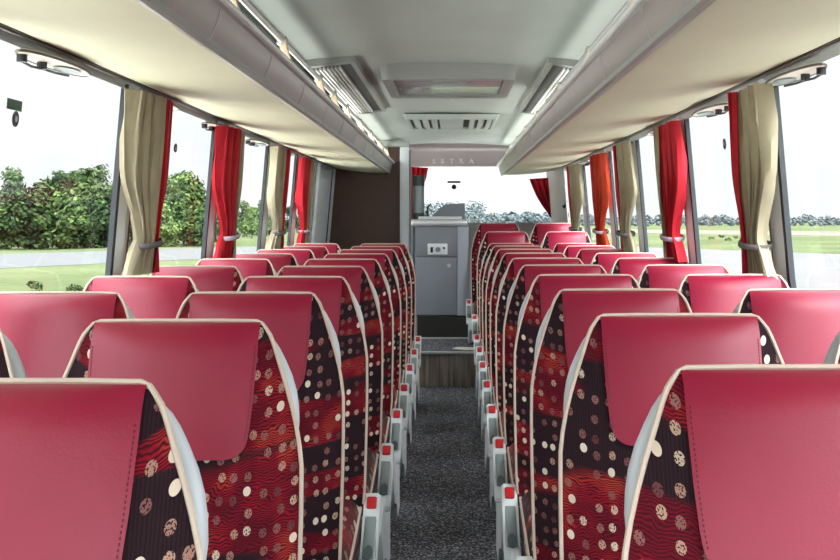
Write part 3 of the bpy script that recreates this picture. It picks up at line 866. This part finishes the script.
def leaf_mesh(bm, centre, rad, n, size, rnd, flat=.8):
    for _ in range(n):
        v = Vector((rnd.gauss(0, 1), rnd.gauss(0, 1), rnd.gauss(0, 1))).normalized()
        r = rad*(rnd.random()**.3)
        p = Vector(centre)+Vector((v.x*r, v.y*r, v.z*r*flat))
        nrm = (v+Vector((rnd.uniform(-.7, .7), rnd.uniform(-.7, .7), rnd.uniform(-.2, .9)))).normalized()
        s = nrm.cross(Vector((rnd.random(), rnd.random(), rnd.random()+.1))).normalized(); w = nrm.cross(s)
        q = size*rnd.uniform(.6, 1.3)
        bm.faces.new([bm.verts.new(p+s*q*.5), bm.verts.new(p+w*q*.32+nrm*q*.1), bm.verts.new(p-s*q*.5), bm.verts.new(p-w*q*.32-nrm*q*.06)])
def crown_mesh(seed, h, w, nb, leaves, size, low):
    rnd = random.Random(seed); bm = bmesh.new()
    for i in range(nb):
        t = rnd.random(); z = h*(low+(1-low)*.9*t); k = math.sin(math.pi*(.2+.75*t))
        an = rnd.random()*6.28; rr = w*.5*k*rnd.uniform(.15, .8)
        leaf_mesh(bm, (rr*math.cos(an), rr*math.sin(an), z), w*rnd.uniform(.15, .26), leaves, size, rnd)
    return bm
def make_tree(name, seed, h, w, nb, leaves, size, low, mat):
    t = thing(name, 'x', 'tree')
    c = link('crown', crown_mesh(seed, h, w, nb, leaves, size, low), mat, t, smooth=False)
    bm = bmesh.new()
    tube(bm, [(0, 0, -.1), (.05, .02, h*.3), (0, .05, h*.75)], .12, 8)
    link('trunk', bm, 'bark', t)
    return t
T = [make_tree('broadleaf_tree', 1, 5.0, 5.4, 34, 90, .42, .10, M['leaf']),
     make_tree('broadleaf_tree', 2, 6.8, 4.6, 40, 80, .42, .16, M['leaf']),
     make_tree('broadleaf_tree', 3, 7.0, 4.4, 40, 70, .4, .10, M['leafpale'])]
tu = set()
def plant(kind, px, ytop, Y, label):
    t = T[kind]
    if kind in tu: t = copy_tree(t)
    tu.add(kind)
    h0 = (5.0, 6.8, 7.0)[kind]
    zt_ = HC-(ytop-VY)*Y/F; s = (zt_-GZ)/h0
    t.location = ((px-VX)*Y/F, Y, GZ); t.scale = (s*random.uniform(.9, 1.15), s, s); t.rotation_euler[2] = random.random()*6.28
    t['label'] = label; t['group'] = 'trees beyond the road'
spots = [(0, 3, 205, 92), (0, 34, 188, 92), (0, 62, 192, 93), (2, -14, 186, 112), (2, 12, 166, 120), (2, 44, 178, 118), (1, 62, 170, 104), (1, 82, 168, 100), (2, 98, 164, 108), (0, 88, 196, 96), (0, 112, 200, 97),
         (1, 122, 178, 104), (1, 142, 180, 108), (0, 160, 205, 100), (2, 168, 174, 112), (1, 184, 170, 108), (1, 193, 178, 105), (0, 198, 205, 102), (2, 214, 190, 118), (1, 228, 205, 124), (2, 244, 200, 150), (1, 252, 206, 140), (2, 262, 200, 160), (2, 276, 204, 170), (1, 290, 206, 180), (2, 304, 204, 190), (2, 316, 206, 190)]
kinds = ('rounded bushy tree', 'dark upright tree', 'pale loose tree')
places = ['at the frame edge of the first window', 'as the big bush in the first window', 'right of the big bush in the first window', 'far back at the frame edge', 'far back above the first bush', 'far back behind the big bush', 'tall behind the big bush', 'taller in the first window', 'tallest before the beige curtain', 'low before the tall trees', 'low at the beige curtain edge',
          'behind the first beige curtain', 'behind the red curtain edge', 'low at the second window start', 'far back in the second window', 'tallest in the second window', 'second tallest in the second window', 'low by the red curtain', 'behind the red curtain', 'just past the red curtain', 'far away in the third window', 'dark in the third window', 'far away behind the slim beige curtain', 'far away past the slim beige curtain', 'far away before the slim red curtain', 'far away behind the slim red curtain', 'far away before the brown divider']
for (k, px, yt, Y), pl in zip(spots, places):
    plant(k, px, yt, Y, f'{kinds[k]} across the road, {pl}')
# far belts of trees, uncountable
def belt(name, px0, px1, Y, y_lo, y_hi, n, size, mat, label, seed):
    rnd = random.Random(seed); bm = bmesh.new()
    for i in range(n):
        px = px0+(px1-px0)*(i+rnd.random())/n
        yt = rnd.uniform(y_hi, y_lo); Yq = Y*rnd.uniform(.93, 1.07)
        top = HC-(yt-VY)*Yq/F; h = top-GZ
        x = (px-VX)*Yq/F
        for q in range(3):
            leaf_mesh(bm, (x+rnd.uniform(-3, 3), Yq, GZ+h*(.3+.22*q)), h*.3, 130, size, rnd, 1.0)
    o = link(name, bm, mat, smooth=False); tag(o, label, 'trees', kind='stuff')
belt('distant_treeline', 570, 960, 380, 219, 214, 130, .75, M['leafhazed'], 'long low belt of hazy trees on the airfield horizon', 4)
belt('distant_treeline', 418, 474, 330, 209, 200, 40, .7, M['leafhazed'], 'taller hazy belt of trees behind the galley in the rear window', 8)
belt('distant_treeline', 474, 560, 345, 217, 211, 50, .7, M['leafhazed'], 'lower hazy belt of trees behind the last seats in the rear window', 9)

# small bushes on the near verge and in the field
def bush(px, py, hpx, label, grp, seed, mat='leaf'):
    x, Yg = gp(px, py); h = hpx*Yg/F
    rnd = random.Random(seed); bm = bmesh.new()
    for i in range(5): leaf_mesh(bm, (rnd.uniform(-.5, .5)*h, rnd.uniform(-.5, .5)*h, h*rnd.uniform(.3, .6)), h*.4, 40, h*.25, rnd)
    o = link('bush', bm, M[mat], smooth=False, loc=(x, Yg, GZ)); tag(o, label, 'bush', grp)
bush(34, 291, 12, 'small leafy bush on the grass under the first tree-side window', 'verge bushes', 1)
bush(74, 292, 10, 'low leafy bush on the grass near the second window-side seat', 'verge bushes', 2)
for i, (px, py) in enumerate(((712, 240), (722, 238), (728, 241), (735, 239), (742, 240), (668, 238), (680, 240))):
    bush(px, py, 4, 'small dark shrub standing alone in the airfield grass', 'shrubs in the airfield grass', 20+i)

# ------------------------------------------------------------------ light
W = bpy.data.worlds.new('overcast'); bpy.context.scene.world = W; W.use_nodes = True
nt = W.node_tree; bg = nt.nodes['Background']
tc = N(nt, 'ShaderNodeTexCoord'); sx = N(nt, 'ShaderNodeSeparateXYZ'); nt.links.new(tc.outputs['Generated'], sx.inputs[0])
nz = N(nt, 'ShaderNodeTexNoise'); nz.inputs['Scale'].default_value = 5; nz.inputs['Detail'].default_value = 5; nt.links.new(tc.outputs['Generated'], nz.inputs['Vector'])
el = math_(nt, 'MAXIMUM', sx.outputs[2], 0.0)
grad = ramp(nt, el, [(0.0, (1.1, 1.11, 1.12)), (0.22, (1.16, 1.18, 1.21)), (0.42, (2.6, 2.64, 2.7)), (1.0, (6.5, 6.6, 6.75))])
cl_ = ramp(nt, nz.outputs['Fac'], [(0.35, (.87, .88, .9)), (0.6, (1.0, 1.0, 1.0))])
# the clouds are brightest where the sun stands behind them, behind the viewer
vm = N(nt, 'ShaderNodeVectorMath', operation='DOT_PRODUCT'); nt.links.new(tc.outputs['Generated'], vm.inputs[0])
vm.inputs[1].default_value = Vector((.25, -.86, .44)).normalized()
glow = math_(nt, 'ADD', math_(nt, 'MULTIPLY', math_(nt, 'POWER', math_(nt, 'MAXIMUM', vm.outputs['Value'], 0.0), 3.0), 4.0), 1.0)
mm = N(nt, 'ShaderNodeMix', data_type='RGBA', blend_type='MULTIPLY'); mm.inputs[0].default_value = 1
nt.links.new(grad, mm.inputs[6]); nt.links.new(cl_, mm.inputs[7])
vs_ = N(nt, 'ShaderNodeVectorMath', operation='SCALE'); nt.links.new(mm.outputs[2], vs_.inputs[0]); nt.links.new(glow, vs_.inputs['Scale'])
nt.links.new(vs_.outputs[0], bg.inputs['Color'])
bg.inputs['Strength'].default_value = 1.0
# added fill lights, not coach lamps: strips behind each rack lip brighten the ceiling
for s_, x_ in ((-1, -.60), (1, .51)):
    for yc_, len_, en_ in ((2.4, 7.4, 12), (8.9, 5.0, 15)):
        ld = bpy.data.lights.new('rack_fill_light', 'AREA'); ld.shape = 'RECTANGLE'; ld.size = .09; ld.size_y = len_; ld.energy = en_; ld.color = (1, .99, .96)
        lo_ = bpy.data.objects.new('rack_fill_light', ld); C.objects.link(lo_)
        zd = Vector((s_*math.sin(math.radians(62)), 0, -math.cos(math.radians(62)))); yd = Vector((0, 1, 0)); xd = yd.cross(zd)
        mt_ = Matrix((xd, yd, zd)).transposed().to_4x4(); mt_.translation = (x_+s_*.10, yc_, HC+.548); lo_.matrix_world = mt_
sd = bpy.data.lights.new('sun', 'SUN'); sd.energy = 1.0; sd.angle = math.radians(14); sd.color = (1, .96, .9)
so = bpy.data.objects.new('sun', sd); C.objects.link(so); so.rotation_euler = (math.radians(48), 0, math.radians(28))

# ------------------------------------------------------------------ camera
cam = bpy.data.cameras.new('camera'); co = bpy.data.objects.new('camera', cam); C.objects.link(co)
co.location = (0, 0, HC); co.rotation_euler = (math.radians(90), 0, 0)
cam.sensor_width = 36; cam.lens = 36*F/840; cam.shift_x = -(VX-420)/840; cam.shift_y = -(280-VY)/840
cam.clip_start = .02; cam.clip_end = 3000
sc = bpy.context.scene; sc.camera = co
sc.view_settings.view_transform = 'Standard'; sc.view_settings.look = 'None'; sc.view_settings.gamma = 1; sc.view_settings.exposure = 0.22
sc.view_settings.use_curve_mapping = False
sc.cycles.max_bounces = 14; sc.cycles.diffuse_bounces = 8; sc.cycles.transparent_max_bounces = 16; sc.cycles.use_denoising = True
